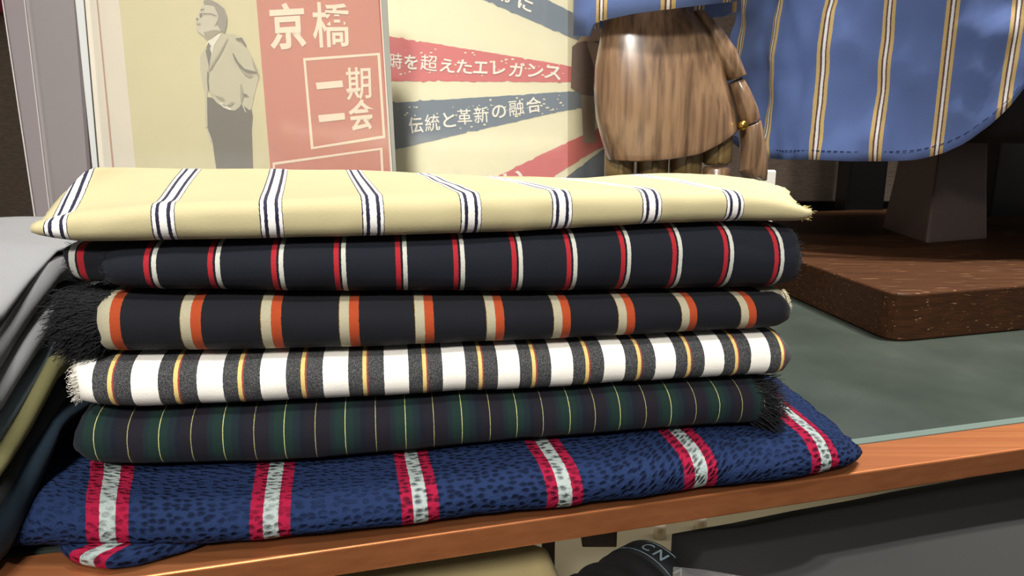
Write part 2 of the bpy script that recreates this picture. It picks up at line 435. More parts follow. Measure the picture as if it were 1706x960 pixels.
folded('inner_layer', simple('black_wool', (15, 16, 21), .9, nscale=400, bump=.5), c3, s3c, s3a+.03, lambda s: interpc(s, Z3)+.001, lambda s: interpc(s, Z4)-.001, exA, eyA, FP,
       y0=lambda s: .005, D=lambda s: .17, b=.014, n=24, seed=4, endshrink=(.7, 1), label='plain black inner layer')
rt = []
for k in range(2600):
    s = s3c+random.random()**.8*(s3a-s3c+.002)
    z0, z1 = interpc(s, Z3)+.002, interpc(s, Z4)-.001
    th = random.uniform(-1.5, 1.5); z = (z0+z1)/2+(z1-z0)/2*math.sin(th)*.97; d = .005+.015*(1-math.cos(th))+(random.random()**3)*.03
    rt.append((fr(s, d-.0008, z), -exA+eyA*random.uniform(-.35, .05)+Vector((0, 0, random.uniform(-.55, .15))), random.uniform(.006, .016), random.uniform(0, .005), .0018))
strands('fringe', M_blkthread, c3, rt, .00038, label='long black fringe')
M_crm = simple('cream_thread', (205, 196, 168), .9, nscale=500, bump=.5)
folded('cream_selvedge', weave_mat('cream_selvedge_cloth', CRM, [], twill=.4), c3, s3b-.012, s3b+.006, lambda s: interpc(s, Z3)+.003, lambda s: interpc(s, Z4)+.001, exA, eyA, FP, y0=lambda s: .012, D=lambda s: .12,
       b=.012, n=10, endshrink=(1, .5), seed=21, label='cream turned-in layer at the right end')
rt = []
for k in range(160):
    z0, z1 = interpc(s3b, Z3)+.006, interpc(s3b, Z4)-.002
    th = random.uniform(-1.4, 1.4); z = (z0+z1)/2+(z1-z0)/2*math.sin(th)*.9; d = .013+.012*(1-math.cos(th))
    rt.append((fr(s3b+.005, d, z), exA+eyA*random.uniform(-.7, .2)+Vector((0, 0, random.uniform(-.5, .5))), random.uniform(.001, .003), .0005, .0008))
strands('frayed_edge', M_crm, c3, rt, .0003)

# -- row: black with red and white pinstripes
RED2, W2 = (158, 30, 40), (184, 185, 176)
M_redst = weave_mat('red_striped_cloth', (18, 21, 31), [(-.108, -.026, RED2), (-.004, .014, (8, 8, 10)), (.014, .088, W2)], twill=.35)
c2 = empty('folded_fabric', root_at(0, -.1), 'black folded fabric with paired red and white pinstripes, second from the top', 'fabric', 'folded fabrics in the front stack')
px2 = [(250,445),(356,445),(463,445),(567,445),(670,442),(766,440),(863,440),(954,436),(1044,434),(1130,432),(1215,428),(1300,425)]
i2 = indexer(px2, sA)
s2a, s2b = sA(173, 450)[0], sA(1334, 430)[0]
folded('main_fold', M_redst, c2, s2a, s2b, lambda s: interpc(s, Z4), lambda s: interpc(s, Z5), exA, eyA, FP, b=.029, idx=i2, seed=17, endshrink=(.85, .95), ragged=(.0025, .0015), endlen=.013)
M_redst_i = weave_mat('red_striped_cloth_reverse', (18, 20, 28), [(-.10, -.012, W2), (.012, .10, RED2)], twill=.35)
s2c = sA(100, 450)[0]; s2m = sA(117, 450)[0]
folded('inner_layer', M_redst_i, c2, s2c, s2a+.03, lambda s: interpc(s, Z4)+.003, lambda s: interpc(s, Z5)-.001, exA, eyA, FP, y0=lambda s: .008, D=lambda s: .17, b=.014,
       idx=lambda s, d: (s-s2m)/.042 if abs(s-s2m) < .014 else .45, n=60, seed=6, endshrink=(.8, 1), ragged=(.003, 0), label='turned-under layer showing the reverse stripe')
rt = []
for ss, off, dr, nn in ((s2a, 0, -1, 260), (s2c, .008, -1, 260), (s2b, 0, 1, 420)):
    for k in range(nn):
        z0, z1 = interpc(ss, Z4)+.003, interpc(ss, Z5)-.003
        th = random.uniform(-1.4, 1.4); z = (z0+z1)/2+(z1-z0)/2*math.sin(th)*.88; d = off+.016*(1-math.cos(th))+.002+(random.random()**3)*.03
        rt.append((fr(ss-dr*random.uniform(-.0005, .004), d, z), exA*dr+eyA*random.uniform(-.7, .2)+Vector((0, 0, random.uniform(-.6, .6))), random.uniform(.001, .005), .0005, .001))
strands('frayed_edge', simple('dark_thread', (24, 27, 36), .9), c2, rt, .00028)

# -- top: khaki with white and navy stripes
KH, WT, NB = (181, 171, 132), (232, 230, 226), (26, 24, 48)
M_khaki = weave_mat('khaki_striped_cloth', KH, [(-.110, -.100, NB), (-.100, -.070, WT), (-.070, -.032, NB), (-.032, .036, WT), (.036, .074, NB), (.074, .102, WT), (.102, .112, NB)], twill=.03, rough=.7, sheen=.1)
YT = R(10.5); exT, eyT, sT = frame(YT, on_y(700, 400, .418))
PT = on_y(700, 400, .418)
c1 = empty('folded_fabric', (0, .5, -.065), 'khaki yellow folded fabric with white and navy triple stripes, topmost of the stack', 'fabric', 'folded fabrics in the front stack')
T5 = [sT(u, v+1) for u, v in I5[:-1]]+[sT(1345, 372)]
cr = [sT(u, v) for u, v in ((62,368),(120,352),(270,338),(452,334),(620,326),(770,322),(925,318),(1080,316),(1225,317),(1300,326),(1348,343))]
pxT = [(92,385),(271,375),(452,372),(622,372),(785,365),(937,360),(1086,355),(1225,350)]
_iT = indexer(pxT, sT, shear=.085)
def iT(s, d): return min(_iT(s, d), 7.4)
sTa, sTb = sT(48, 385)[0], sT(1352, 355)[0]
def sil(u): return interpc(u, [(60,372),(90,335),(148,279),(400,281),(600,284),(700,288),(800,292),(880,294),(970,297),(1030,292),(1130,287),(1230,294),(1290,303),(1335,325),(1352,345)])
# ridge distance and height follow the silhouette of the cloth
def ridge_tab():
    tab = []
    for k in range(41):
        s = sTa+(sTb-sTa)*k/40; t = k/40
        Dr = .112+.075*sm((t-.08)/.35)-.05*sm((t-.6)/.35)-.05*sm((t-.9)/.1)
        if t < .08: Dr = .045+.067*sm(t/.08)
        if t > .9: Dr -= .055*sm((t-.9)/.1)
        p = PT+exT*s+eyT*Dr
        # height that the silhouette line has over this point
        z = -.04
        for _ in range(6):
            # project p with z, find u, set z from silhouette v
            f = p.y*CT-z*ST; u = 853+F*p.x/f; v = sil(u); d = ray(u, v); z = d.z*(p.y/d.y)
        tab.append((s, Dr, z))
    return tab
RT = ridge_tab()
rD = [(a, b) for a, b, c in RT]; rZ = [(a, c) for a, b, c in RT]
def ridgeT(s, d, z):
    Dr, zr = interpc(s, rD), interpc(s, rZ)
    b0 = .015
    if d <= Dr: t = (d-b0)/max(.01, Dr-b0); return z+(zr-z)*(t**1.0)
    return zr-(d-Dr)**2*4.0-(d-Dr)*.05
folded('main_fold', M_khaki, c1, sTa, sTb, lambda s: interpc(s, T5), lambda s: interpc(s, cr), exT, eyT, PT, D=lambda s: interpc(s, rD)+.035, b=.012, idx=iT, ridge=ridgeT,
       n=140, seed=23, endshrink=(.75, .75), endlen=.010, ragged=(.001, .003), lump=.0010, gap=.0004, topn=24)
M_kthread = simple('khaki_thread', (205, 190, 120), .9)
rt = []
for k in range(700):
    s = sTb-random.uniform(-.001, .006); z0, z1 = interpc(sTb, T5)+.002, interpc(sTb, cr)-.001
    d = .004+random.random()*.05
    z = z0+(z1-z0)*random.random()
    p = PT+exT*s+eyT*d
    rt.append(((p.x, p.y, z), exT+eyT*random.uniform(-.6, .3)+Vector((0, 0, random.uniform(-.5, .4))), random.uniform(.001, .005), .001, .001))
strands('frayed_edge', M_kthread, c1, rt, .0003)

# ================================================================= STACK AT THE LEFT: folds run front to back
def side_fold(name, mat, top, bot, thick, X=-.285, label=None, cat='fabric', group='folded fabrics in the left stack', seed=0, b=.014, extra=None, xoff=0, ztop=None):
    """top/bot: pixel lines (u, v) of the upper and lower edge of the fold's nose, seen on the plane x = X + slope"""
    N = 30; rings, uvs = [], []
    def yz(u, v):
        d = ray(u, v); k = (X+xoff)/d.x; return d.y*k, d.z*k
    T = sorted(yz(u, v) for u, v in top); B = sorted(yz(u, v) for u, v in bot)
    ya, yb = .30, .60
    for i in range(N+1):
        y = ya+(yb-ya)*i/N; zt, zb = interp(y, T) if T[0][0] <= y <= T[-1][0] else interpc(y, T), interpc(y, B)
        if y > T[-1][0]: zt -= (y-T[-1][0])*.02
        zb = max(zb, -H+.004)
        if zb > zt-.004: zb = zt-.004
        zc, h = (zt+zb)/2, (zt-zb)/2; pts = []
        for k in range(4): pts.append((-.30+(.30-b)*k/4, zc-h))
        for k in range(13):
            th = -math.pi/2+math.pi*k/12; co = max(0, math.cos(th)); si = math.sin(th)
            pts.append((-b+b*co**.9, zc+h*math.copysign(abs(si)**.9, si)))
        for k in range(1, 13): pts.append((-b-(.30-b)*k/12, zc+h+.004*math.sin(k*.5)))
        ring = []
        for (dx, z) in pts:
            w = nz(y*14+seed*7, dx*12, z*20+seed)*.004
            ring.append((X+xoff+dx+w-(y-.4)*.02, y, z+w*.4)); uvs.append((y*20, dx*8))
        rings.append(ring)
    vs, fs = loft(rings)
    o = mk(name, vs, fs, mat, uvs=uvs); tag(o, label, cat, group); return o
M_lg = weave_mat('light_grey_wool', (138, 139, 141), [], twill=.12); M_mg = weave_mat('mid_grey_wool', (122, 123, 125), [], twill=.15)
M_ol = weave_mat('olive_cloth', (100, 98, 64), [], twill=.12); M_dk = weave_mat('charcoal_cloth', (40, 44, 44), [], twill=.2); M_tl = weave_mat('teal_navy_cloth', (18, 34, 46), [], twill=.3)
M_sl = weave_mat('slate_cloth', (92, 104, 108), [], twill=.15)
side_fold('folded_fabric', M_lg, [(0,505),(50,455),(100,408)], [(0,560),(50,492),(104,425)], 0, seed=1, b=.03, label='light grey wool folded fabric, topmost of the left stack')
side_fold('folded_fabric', M_mg, [(0,566),(50,498),(104,430)], [(0,640),(50,560),(106,478)], 0, seed=2, xoff=.004, label='mid grey folded fabric just under the light grey one in the left stack')
side_fold('folded_fabric', M_mg, [(0,645),(50,565),(106,482)], [(0,705),(50,622),(104,545)], 0, seed=3, xoff=.007, label='second mid grey folded fabric in the left stack, above the slate one')
side_fold('folded_fabric', M_sl, [(0,708),(50,628),(100,548)], [(0,760),(40,690),(95,580)], 0, seed=4, xoff=.007, label='slate blue grey folded fabric in the middle of the left stack')
side_fold('folded_fabric', M_ol, [(0,765),(40,694),(97,583)], [(0,812),(50,745),(104,640)], 0, seed=5, xoff=.013, b=.02, label='olive folded fabric with a tucked crease in the left stack')
side_fold('folded_fabric', M_dk, [(0,818),(50,750),(106,645)], [(0,862),(45,790),(106,680)], 0, seed=6, xoff=.012, label='charcoal folded fabric under the olive one in the left stack')
side_fold('folded_fabric', M_tl, [(0,866),(45,794),(106,684)], [(0,985),(30,940),(106,720)], 0, seed=7, xoff=.017, label='dark teal folded fabric at the bottom of the left stack')

# ================================================================= POSTERS AND SHEETS
def px_poly(poly, p0, n, lift=0):
    return [on_plane(u, v, p0-n*lift, n) for u, v in poly]
class Flat:
    def __init__(s, p0, n): s.p0 = p0; s.n = n; s.v = []; s.f = []; s.m = []; s.mats = []; s.k = 0
    def poly(s, pts, mat, lift):
        if mat not in s.mats: s.mats.append(mat)
        q = px_poly(pts, s.p0, s.n, lift*.00035); b = len(s.v); s.v += q; s.f.append(tuple(range(b, b+len(q)))); s.m.append(s.mats.index(mat))
    def build(s, name, parent, label=None):
        o = mk(name, s.v, s.f, s.mats, parent, fmat=s.m, smooth=False, label=label)
        bm = bmesh.new(); bm.from_mesh(o.data); bmesh.ops.triangulate(bm, faces=bm.faces, ngon_method='EAR_CLIP')
        for fc in bm.faces:
            if fc.normal.dot(s.n) > 0: fc.normal_flip()
        bm.to_mesh(o.data); bm.free(); return o
def text_polys(body, bold=0.0):
    cu = bpy.data.curves.new('t', 'FONT'); cu.body = body; cu.offset = bold; cu.resolution_u = 3
    o = bpy.data.objects.new('t', cu); COL.objects.link(o); dg = bpy.context.evaluated_depsgraph_get()
    me = bpy.data.meshes.new_from_object(o.evaluated_get(dg))
    vs = [tuple(v.co[:2]) for v in me.vertices]; fs = [tuple(p.vertices) for p in me.polygons]
    bpy.data.objects.remove(o); bpy.data.curves.remove(cu); bpy.data.meshes.remove(me)
    return vs, fs
def lettering(name, items, mat, parent, p0, n, lift):
    """items: (text, quad px [tl, tr, br, bl], bold) - glyph outlines fitted to the quad on the poster plane"""
    V, Fc = [], []
    for body, (tl, tr, br, bl), bold in items:
        vs, fs = text_polys(body, bold)
        x0 = min(v[0] for v in vs); x1 = max(v[0] for v in vs); y0 = min(v[1] for v in vs); y1 = max(v[1] for v in vs); b = len(V)
        for x, y in vs:
            a = (x-x0)/(x1-x0); c = (y-y0)/max(1e-6, y1-y0)
            top = (tl[0]+(tr[0]-tl[0])*a, tl[1]+(tr[1]-tl[1])*a); bot = (bl[0]+(br[0]-bl[0])*a, bl[1]+(br[1]-bl[1])*a)
            u = bot[0]+(top[0]-bot[0])*c; v = bot[1]+(top[1]-bot[1])*c
            V.append(on_plane(u, v, p0-n*lift*.00035, n))
        Fc += [tuple(b+i for i in f) for f in fs]
    return mk(name, V, Fc, mat, parent, smooth=False)
def ink(name, c, rough=.45): return simple(name, c, rough, nscale=30, namt=.05)
I_cream = ink('print_khaki', (206, 198, 152)); I_paper = ink('print_paper', (222, 214, 198)); I_red = ink('print_brick_red', (190, 92, 74)); I_letter = ink('print_pale_letter', (240, 222, 196))
I_line = ink('print_red_line', (176, 120, 96)); I_g1 = ink('print_grey_light', (184, 180, 152)); I_g2 = ink('print_grey_mid', (140, 136, 114)); I_g3 = ink('print_grey_dark', (72, 70, 62))
I_blk = ink('print_charcoal', (38, 39, 42)); I_skin = ink('print_skin_grey', (192, 186, 166)); I_wh = ink('print_white', (228, 224, 206)); I_hair = ink('print_hair_grey', (124, 120, 110))

# poster 1, in an acrylic stand, leaning back a little
n1 = Vector((-.10, 1, .06)).normalized(); p1 = on_y(400, 200, .745)
ps = empty('poster_stand', (on_y(400, 300, .745).x, .76, -H), 'acrylic stand holding the khaki and brick red poster of a standing man in a jacket', 'sign')
def slab(name, quad, p0, n, t0, t1, mat, parent, label=None, bev=0, extend=None):
    a = [on_plane(u, v, p0, n) for u, v in quad]
    if extend:   # continue the lower edge down to the counter
        for i, j in ((3, 0), (2, 1)):
            d = a[i]-a[j]; a[i] = a[j]+d*((-H+.001-a[j].z)/d.z)
    vs = [tuple(q-n*t0) for q in a]+[tuple(q+n*t1) for q in a]
    fs = [(0,1,2,3),(7,6,5,4),(0,4,5,1),(1,5,6,2),(2,6,7,3),(3,7,4,0)]
    o = mk(name, vs, fs, mat, parent, smooth=False, label=label)
    if bev: bevel(o, bev)
    return o
M_acr_w = simple('frosted_acrylic_edge', (206, 208, 206), .25)
def sheet_mat(name, col, amt, rough=.1, gl=.06):
    q = NT(name); t = q.t; out = t.nodes['Material Output']
    tr = q.n('ShaderNodeBsdfTransparent'); df = q.n('ShaderNodeBsdfDiffuse'); df.inputs[0].default_value = lin(col)
    g = q.n('ShaderNodeBsdfGlossy'); g.inputs['Roughness'].default_value = rough
    a = q.n('ShaderNodeMixShader'); a.inputs[0].default_value = amt; q.l(tr.outputs[0], a.inputs[1]); q.l(df.outputs[0], a.inputs[2])
    b = q.n('ShaderNodeMixShader'); b.inputs[0].default_value = gl; q.l(a.outputs[0], b.inputs[1]); q.l(g.outputs[0], b.inputs[2]); q.l(b.outputs[0], out.inputs[0])
    return q.m
M_haze = sheet_mat('clear_sleeve', (235, 228, 210), .12)  # diffuse share is painted glare that washes out the poster
slab('back_board', [(116,-60),(634,-60),(659,290),(152,290)], p1, n1, -.004, .008, M_acr_w, ps, extend=True)
fl = Flat(p1, n1)
fl.poly([(134,-60),(630,-60),(655,300),(167,300)], I_paper, 0)
fl.poly([(192,-60),(422,-60),(452,300),(228,300)], I_cream, 1)
fl.poly([(422,-60),(629,-60),(651,300),(452,300)], I_red, 1)
fl.poly([(155,-60),(157,-60),(192,300),(189,300)], I_line, 1)
fl.poly([(134,-60),(136,-60),(167,300),(164.5,300)], I_g3, 1)
def frame_px(quad, w, mat, lift):
    (a, b, c, d) = quad; cx = sum(p[0] for p in quad)/4; cy = sum(p[1] for p in quad)/4
    inn = [(p[0]+(w if p[0] < cx else -w), p[1]+(w if p[1] < cy else -w)) for p in quad]
    for i in range(4):
        j = (i+1) % 4; fl.poly([quad[i], quad[j], inn[j], inn[i]], mat, lift)
frame_px([(505,97),(633,88),(642,230),(518,249)], 4.2, I_letter, 2)
frame_px([(454,271),(637,246),(641,330),(457,345)], 3.8, I_letter, 2)
fl.build('printed_sheet', ps)
lettering('lettering', [('京', [(446,6),(506,3),(511,79),(451,84)], .028), ('橋', [(518,3),(582,5),(584,77),(523,80)], .012),
    ('一', [(526,138),(570,134),(572,145),(528,149)], .06), ('期', [(575,113),(617,111),(619,164),(578,168)], .010),
    ('一', [(530,192),(574,188),(575,199),(532,204)], .06), ('会', [(579,167),(624,164),(622,215),(583,220)], .022)], I_letter, ps, p1, n1, 3)
# printed man
mn = Flat(p1, n1)
X = lambda pts: [(300+x/6.4, y/6.4) for x, y in pts]        # traced on a 6.4x view of (300,0)
X2 = lambda pts: [(300+x/6, 130+y/6) for x, y in pts]
mn.poly(X2([(272,190),(330,200),(400,260),(520,310),(560,300),(600,260),(715,310),(728,390),(718,520),(730,905),(362,905),(345,800),(325,640),(280,520),(272,400)]), I_blk, 2)
mn.poly(X([(215,600),(240,560),(290,480),(330,400),(430,350),(470,365),(570,360),(620,385),(670,420),(710,500),(760,600),(800,690),(835,780),(842,830),(800,960),(250,960),(235,860),(215,740)]), I_g1, 3)
mn.poly(X2([(232,0),(790,-20),(760,90),(735,200),(722,270),(700,325),(650,290),(612,262),(585,300),(545,325),(500,320),(430,290),(370,250),(330,205),(300,160),(285,60),(268,180),(275,490),(255,495),(250,200)]), I_g1, 3.2)
mn.poly(X([(300,425),(440,345),(430,380),(365,480),(330,640),(300,720),(290,640),(285,540),(285,470)]), I_wh, 4)
mn.poly(X([(300,452),(330,490),(318,515),(335,575),(320,640),(305,720),(292,640),(272,545),(290,510),(278,515)]), I_g3, 5)
mn.poly(X([(250,40),(370,45),(440,130),(445,220),(435,330),(345,400),(295,430),(262,395),(190,335),(172,300),(170,275),(205,268),(170,250),(168,205),(190,180),(205,130)]), I_skin, 5)
mn.poly(X([(255,0),(330,-2),(400,35),(470,90),(500,180),(495,260),(470,350),(430,320),(400,270),(410,200),(400,150),(360,60),(300,48),(262,50),(248,25)]), I_hair, 6)
mn.poly(X([(395,160),(412,180),(408,230),(380,272),(360,262),(372,200)]), I_skin, 7)
mn.poly(X([(404,185),(408,190),(396,240),(380,262),(378,255),(394,225)]), I_g2, 8)
mn.poly(X([(215,100),(255,92),(262,100),(220,110)]), I_g3, 7)
mn.poly(X([(206,150),(225,140),(235,160),(222,185),(208,178)]), I_g3, 7)
mn.poly(X([(225,140),(330,142),(395,170),(392,176),(328,149),(228,148)]), I_g3, 7.4)
mn.poly(X([(168,195),(190,195),(192,210),(176,215)]), I_g3, 7)
mn.poly(X([(172,248),(215,248),(220,262),(185,260)]), I_g2, 7)
mn.poly(X([(250,345),(350,320),(430,325),(345,400),(300,428),(265,395)]), I_g2, 5.4)
# jacket creases and lapels
for pl, m in (([(500,410),(506,418),(440,560),(330,740),(300,760),(300,740),(335,690),(425,550)], I_g2), ([(555,560),(570,570),(620,660),(690,735),(830,770),(825,785),(700,770),(640,730),(580,640)], I_g3),
              ([(590,410),(660,400),(710,490),(700,500),(650,440),(600,425)], I_g3), ([(640,730),(700,770),(780,800),(740,830),(690,800)], I_g2), ([(290,760),(305,770),(300,860),(310,960),(295,960),(286,860)], I_g3),
              ([(760,600),(800,690),(835,780),(842,830),(820,800),(780,700)], I_g2)):
    mn.poly(X(pl), m, 6)
for pl, m in (([(340,170),(440,200),(445,225),(400,215)], I_g2), ([(420,262),(470,268),(520,235),(545,245),(500,280),(440,285)], I_g2), ([(610,150),(660,160),(690,185),(640,185)], I_g3), ([(600,60),(610,60),(640,160),(612,262),(606,250)], I_g2),
              ([(620,272),(632,268),(660,340),(652,345)], I_g1), ([(268,510),(290,540),(325,640),(300,620),(275,570)], I_skin), ([(395,250),(405,245),(520,312),(500,322),(430,292)], I_wh)):
    mn.poly(X2(pl), m, 6)
mn.build('printed_man', ps, label='black and white picture of a man in a light jacket with a hand in his pocket')
slab('clear_cover', [(136,-60),(626,-60),(652,300),(168,300)], p1-n1*.0075, n1, .0004, .0004, M_haze, ps, label='clear plastic front cover')
slab('edge_strip', [(630,-60),(642,-60),(660,290),(655.5,290)], p1-n1*.006, n1, .001, .004, simple('grey_acrylic_edge', (150, 150, 142), .3), ps)

# poster 2: pale yellow sunburst with red and blue rays
n2 = Vector((-.06, 1, .03)).normalized(); p2 = on_y(800, 200, .86)
pb = empty('poster_stand', (on_y(800, 300, .86).x, .88, -H), 'acrylic stand holding the pale yellow poster with red and blue rays', 'sign')
slab('back_board', [(600,-60),(1060,-60),(1060,300),(600,300)], p2, n2, -.004, .008, M_acr_w, pb, extend=True)
J_cr = ink('print_pale_yellow', (236, 230, 192)); J_red = ink('print_red_ray', (206, 76, 84)); J_bl = ink('print_blue_ray', (74, 98, 122)); J_w = ink('print_white_letter', (244, 240, 226))
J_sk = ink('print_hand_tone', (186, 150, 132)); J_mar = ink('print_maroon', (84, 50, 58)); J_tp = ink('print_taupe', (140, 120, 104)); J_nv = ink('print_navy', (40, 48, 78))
fl = Flat(p2, n2)
fl.poly([(610,-60),(1050,-60),(1050,310),(610,310)], J_cr, 0)
def ray_px(pts, mat, seed):
    """ray with a worn, torn edge"""
    rnd = random.Random(seed); out = []
    for i in range(len(pts)):
        a, b = pts[i], pts[(i+1) % len(pts)]; L = math.hypot(b[0]-a[0], b[1]-a[1]); k = max(1, int(L/5)); out.append(a)
        for j in range(1, k):
            t = j/k; w = rnd.uniform(-.5, .5)*(1 if rnd.random() > .12 else 5)
            out.append((a[0]+(b[0]-a[0])*t, a[1]+(b[1]-a[1])*t+w))
    fl.poly(out, mat, 1)
ray_px([(645,60),(880,98),(1050,128),(1050,140),(952,137),(800,136),(645,135)], J_red, 1)
ray_px([(645,172),(800,162),(943,153),(1050,146),(1050,172),(943,184),(800,216),(660,249),(645,252)], J_bl, 2)
ray_px([(700,-60),(760,-60),(912,0),(1050,68),(1050,100),(945,60),(806,0)], J_bl, 3)
ray_px([(828,295),(900,258),(1000,212),(1050,190),(1050,226),(990,252),(925,292),(915,310),(800,310)], J_red, 4)
ray_px([(945,294),(1000,252),(1050,225),(1050,310),(930,310)], J_bl, 5)
rnd = random.Random(3)
for k in range(120):    # chipped white specks on the rays
    c = rnd.random(); x = rnd.uniform(650, 940)
    if c < .5: y = rnd.uniform(70+(x-650)*.13, 132)
    else: y = rnd.uniform(176-(x-650)*.06, 238-(x-650)*.19)
    r = rnd.uniform(.7, 2.6); n = 6
    fl.poly([(x+r*rnd.uniform(.5, 1.6)*math.cos(a*6.28/n), y+r*rnd.uniform(.3, .9)*math.sin(a*6.28/n)) for a in range(n)], J_cr, 2)
# person's reflection painted on the right margin as polygons: hand, maroon cloth
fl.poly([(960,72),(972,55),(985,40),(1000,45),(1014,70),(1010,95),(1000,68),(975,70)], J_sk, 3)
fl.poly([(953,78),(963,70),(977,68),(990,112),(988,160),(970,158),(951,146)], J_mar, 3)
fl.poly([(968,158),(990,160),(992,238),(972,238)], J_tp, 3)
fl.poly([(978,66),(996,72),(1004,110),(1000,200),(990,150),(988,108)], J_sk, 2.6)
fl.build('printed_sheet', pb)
def seq(txt, q, bold): return (txt, q, bold)
lettering('lettering', [
    ('時', [(650,88),(670,89),(670,115),(650,114)], .006), ('を', [(673,91),(696,92),(696,116),(674,115)], .022), ('超', [(701,90),(729,93),(728,120),(700,116)], .004),
    ('え', [(734,97),(758,99),(757,122),(732,119)], .018), ('た', [(762,98),(787,101),(786,124),(760,121)], .018), ('エ', [(790,102),(813,103),(812,123),(788,122)], .02),
    ('レ', [(821,101),(842,106),(842,126),(821,124)], .02), ('ガ', [(850,103),(875,105),(872,129),(847,127)], .02), ('ン', [(880,105),(906,110),(904,130),(879,128)], .02), ('ス', [(908,109),(936,112),(934,134),(906,130)], .02)], J_w, pb, p2, n2, 4)
lettering('lettering', [
    ('伝', [(679,196),(703,194),(706,221),(683,223)], .015), ('統', [(707,191),(731,190),(734,217),(709,220)], .006), ('と', [(737,188),(757,187),(760,211),(739,213)], .015),
    ('革', [(761,182),(784,181),(787,207),(763,208)], .008), ('新', [(789,178),(813,177),(815,203),(791,206)], .006), ('の', [(819,176),(842,174),(844,196),(820,198)], .015),
    ('融', [(847,168),(872,166),(874,190),(849,194)], .005), ('合', [(875,163),(901,160),(903,186),(878,189)], .015)], J_w, pb, p2, n2, 4)
lettering('lettering', [
    ('か', [(838,-20),(860,-14),(857,7),(834,2)], .02), ('に', [(865,-8),(890,3),(884,22),(862,12)], .03)], J_w, pb, p2, n2, 4)
lettering('lettering', [('い', [(838,290),(870,282),(872,300),(840,305)], .03)], J_w, pb, p2, n2, 4)
slab('clear_cover', [(610,-60),(946,-60),(946,305),(610,305)], p2-n2*.007, n2, .0004, .0004, sheet_mat('clear_cover_film', (245, 242, 230), .08), pb, label='clear acrylic front cover')
slab('side_wing', [(946,-60),(1050,-60),(1050,305),(946,305)], p2-n2*.009, n2, .0006, .0006, sheet_mat('tinted_acrylic', (150, 140, 115), .16, gl=.05), pb, label='dull see-through acrylic wing')  # tint dims the continued print, standing in for the rays' reflection

# translucent sheet at far left
n3 = Vector((-.25, 1, .03)).normalized(); p3 = on_y(60, 200, .83)
M_fr = sheet_mat('frosted_sheet', (176, 166, 168), .52, rough=.3); M_fe = simple('sheet_edge', (208, 202, 200), .3)
st = empty('acrylic_sheet', (p3.x, p3.y, -H), 'translucent grey acrylic sheet standing at the left edge before the brown wall', 'panel')
slab('sheet', [(-5,-60),(125,-60),(160,400),(64,400)], p3, n3, .001, .001, M_fr, st, extend=True)
slab('edge_line', [(-5.5,-60),(-3.5,-60),(65.5,400),(63,400)], p3-n3*.0015, n3, .001, .0, M_fe, st, extend=True)
slab('inner_flap', [(33,-60),(118,-60),(155,400),(88,400)], p3-n3*.01, n3, .0005, .0005, sheet_mat('frosted_flap', (186, 178, 178), .22, rough=.3), st, extend=True)
slab('edge_line', [(33,-60),(34.5,-60),(89.5,400),(88,400)], p3-n3*.011, n3, .001, .0, M_fe, st, extend=True)

# ================================================================= MANNEQUIN
q = NT('walnut_base'); tc = q.n('ShaderNodeTexCoord'); mp = q.n('ShaderNodeMapping'); mp.inputs['Rotation'].default_value = (0, 0, -R(16)); mp.inputs['Scale'].default_value = (18, 190, 260)
q.l(tc.outputs['Object'], mp.inputs[0]); g = q.noise(1, mp.outputs[0], 3)
mp2 = q.n('ShaderNodeMapping'); mp2.inputs['Rotation'].default_value = (0, 0, -R(16)); mp2.inputs['Scale'].default_value = (26, 620, 700); q.l(tc.outputs['Object'], mp2.inputs[0]); g2 = q.noise(1, mp2.outputs[0], 1)
fle = q.n('ShaderNodeValToRGB'); fle.color_ramp.elements[0].position = .69; fle.color_ramp.elements[1].position = .75; q.l(g2.outputs[0], fle.inputs[0])
col = q.mix(g.outputs[0], lin((32, 20, 12)), lin((74, 44, 24))); q.l(q.mix(q.math('MULTIPLY', fle.outputs[0], .45), col, lin((190, 150, 110))), q.b.inputs['Base Color'])
q.b.inputs['Roughness'].default_value = .5; q.b.inputs['Specular IOR Level'].default_value = .12; q.bump(g2.outputs[0], .2, .001); M_wbase = q.m
man = empty('mannequin', (.75, 1.15, -H), 'tailor mannequin with walnut base, dark neck post and jointed wooden hand', 'mannequin')
A = on_z(1484, 572, -H); A = Vector((A.x, A.y)); d1 = Vector((math.cos(R(16)), math.sin(R(16)))); d2 = Vector((math.cos(R(97)), math.sin(R(97))))
bw, bd = .85, .72
B_, C_, D_ = A+d1*bw, A+d1*bw+d2*bd, A+d2*bd
def rounded(poly, r, k=6):
    out = []
    for i in range(len(poly)):
        p, a, b = Vector(poly[i]), Vector(poly[i-1]), Vector(poly[(i+1) % len(poly)])
        u1, u2 = (a-p).normalized(), (b-p).normalized()
        p1_, p2_ = p+u1*r, p+u2*r
        for j in range(k+1):
            t = j/k; out.append(tuple(p1_*(1-t)**2+p*2*t*(1-t)+p2_*t*t))
    return out
v, f = prism(rounded([A, B_, C_, D_], .03), -H, -.177)
bevel(mk('base', v, f, M_wbase, man, smooth=False, label='walnut base with rounded corners'), .003, 3)
M_neck = simple('dark_bronze_satin', (96, 82, 76), .38, metal=.3, nscale=90, namt=.08)
nb = [(.657,1.13),(.787,1.18),(.80,1.36),(.676,1.31)]; cx = sum(p[0] for p in nb)/4; cy = sum(p[1] for p in nb)/4
ringz = []
for k, (z, sc_) in enumerate([(-.177,1.0),(-.172,.995),(-.09,.87),(.02,.74),(.12,.66)]):
    ringz.append([(cx+(x-cx)*sc_, cy+(y-cy)*sc_, z) for x, y in rounded(nb, .008, 3)])
v, f = loft(ringz); mk('neck_post', v, f, M_neck, man, smooth=False)
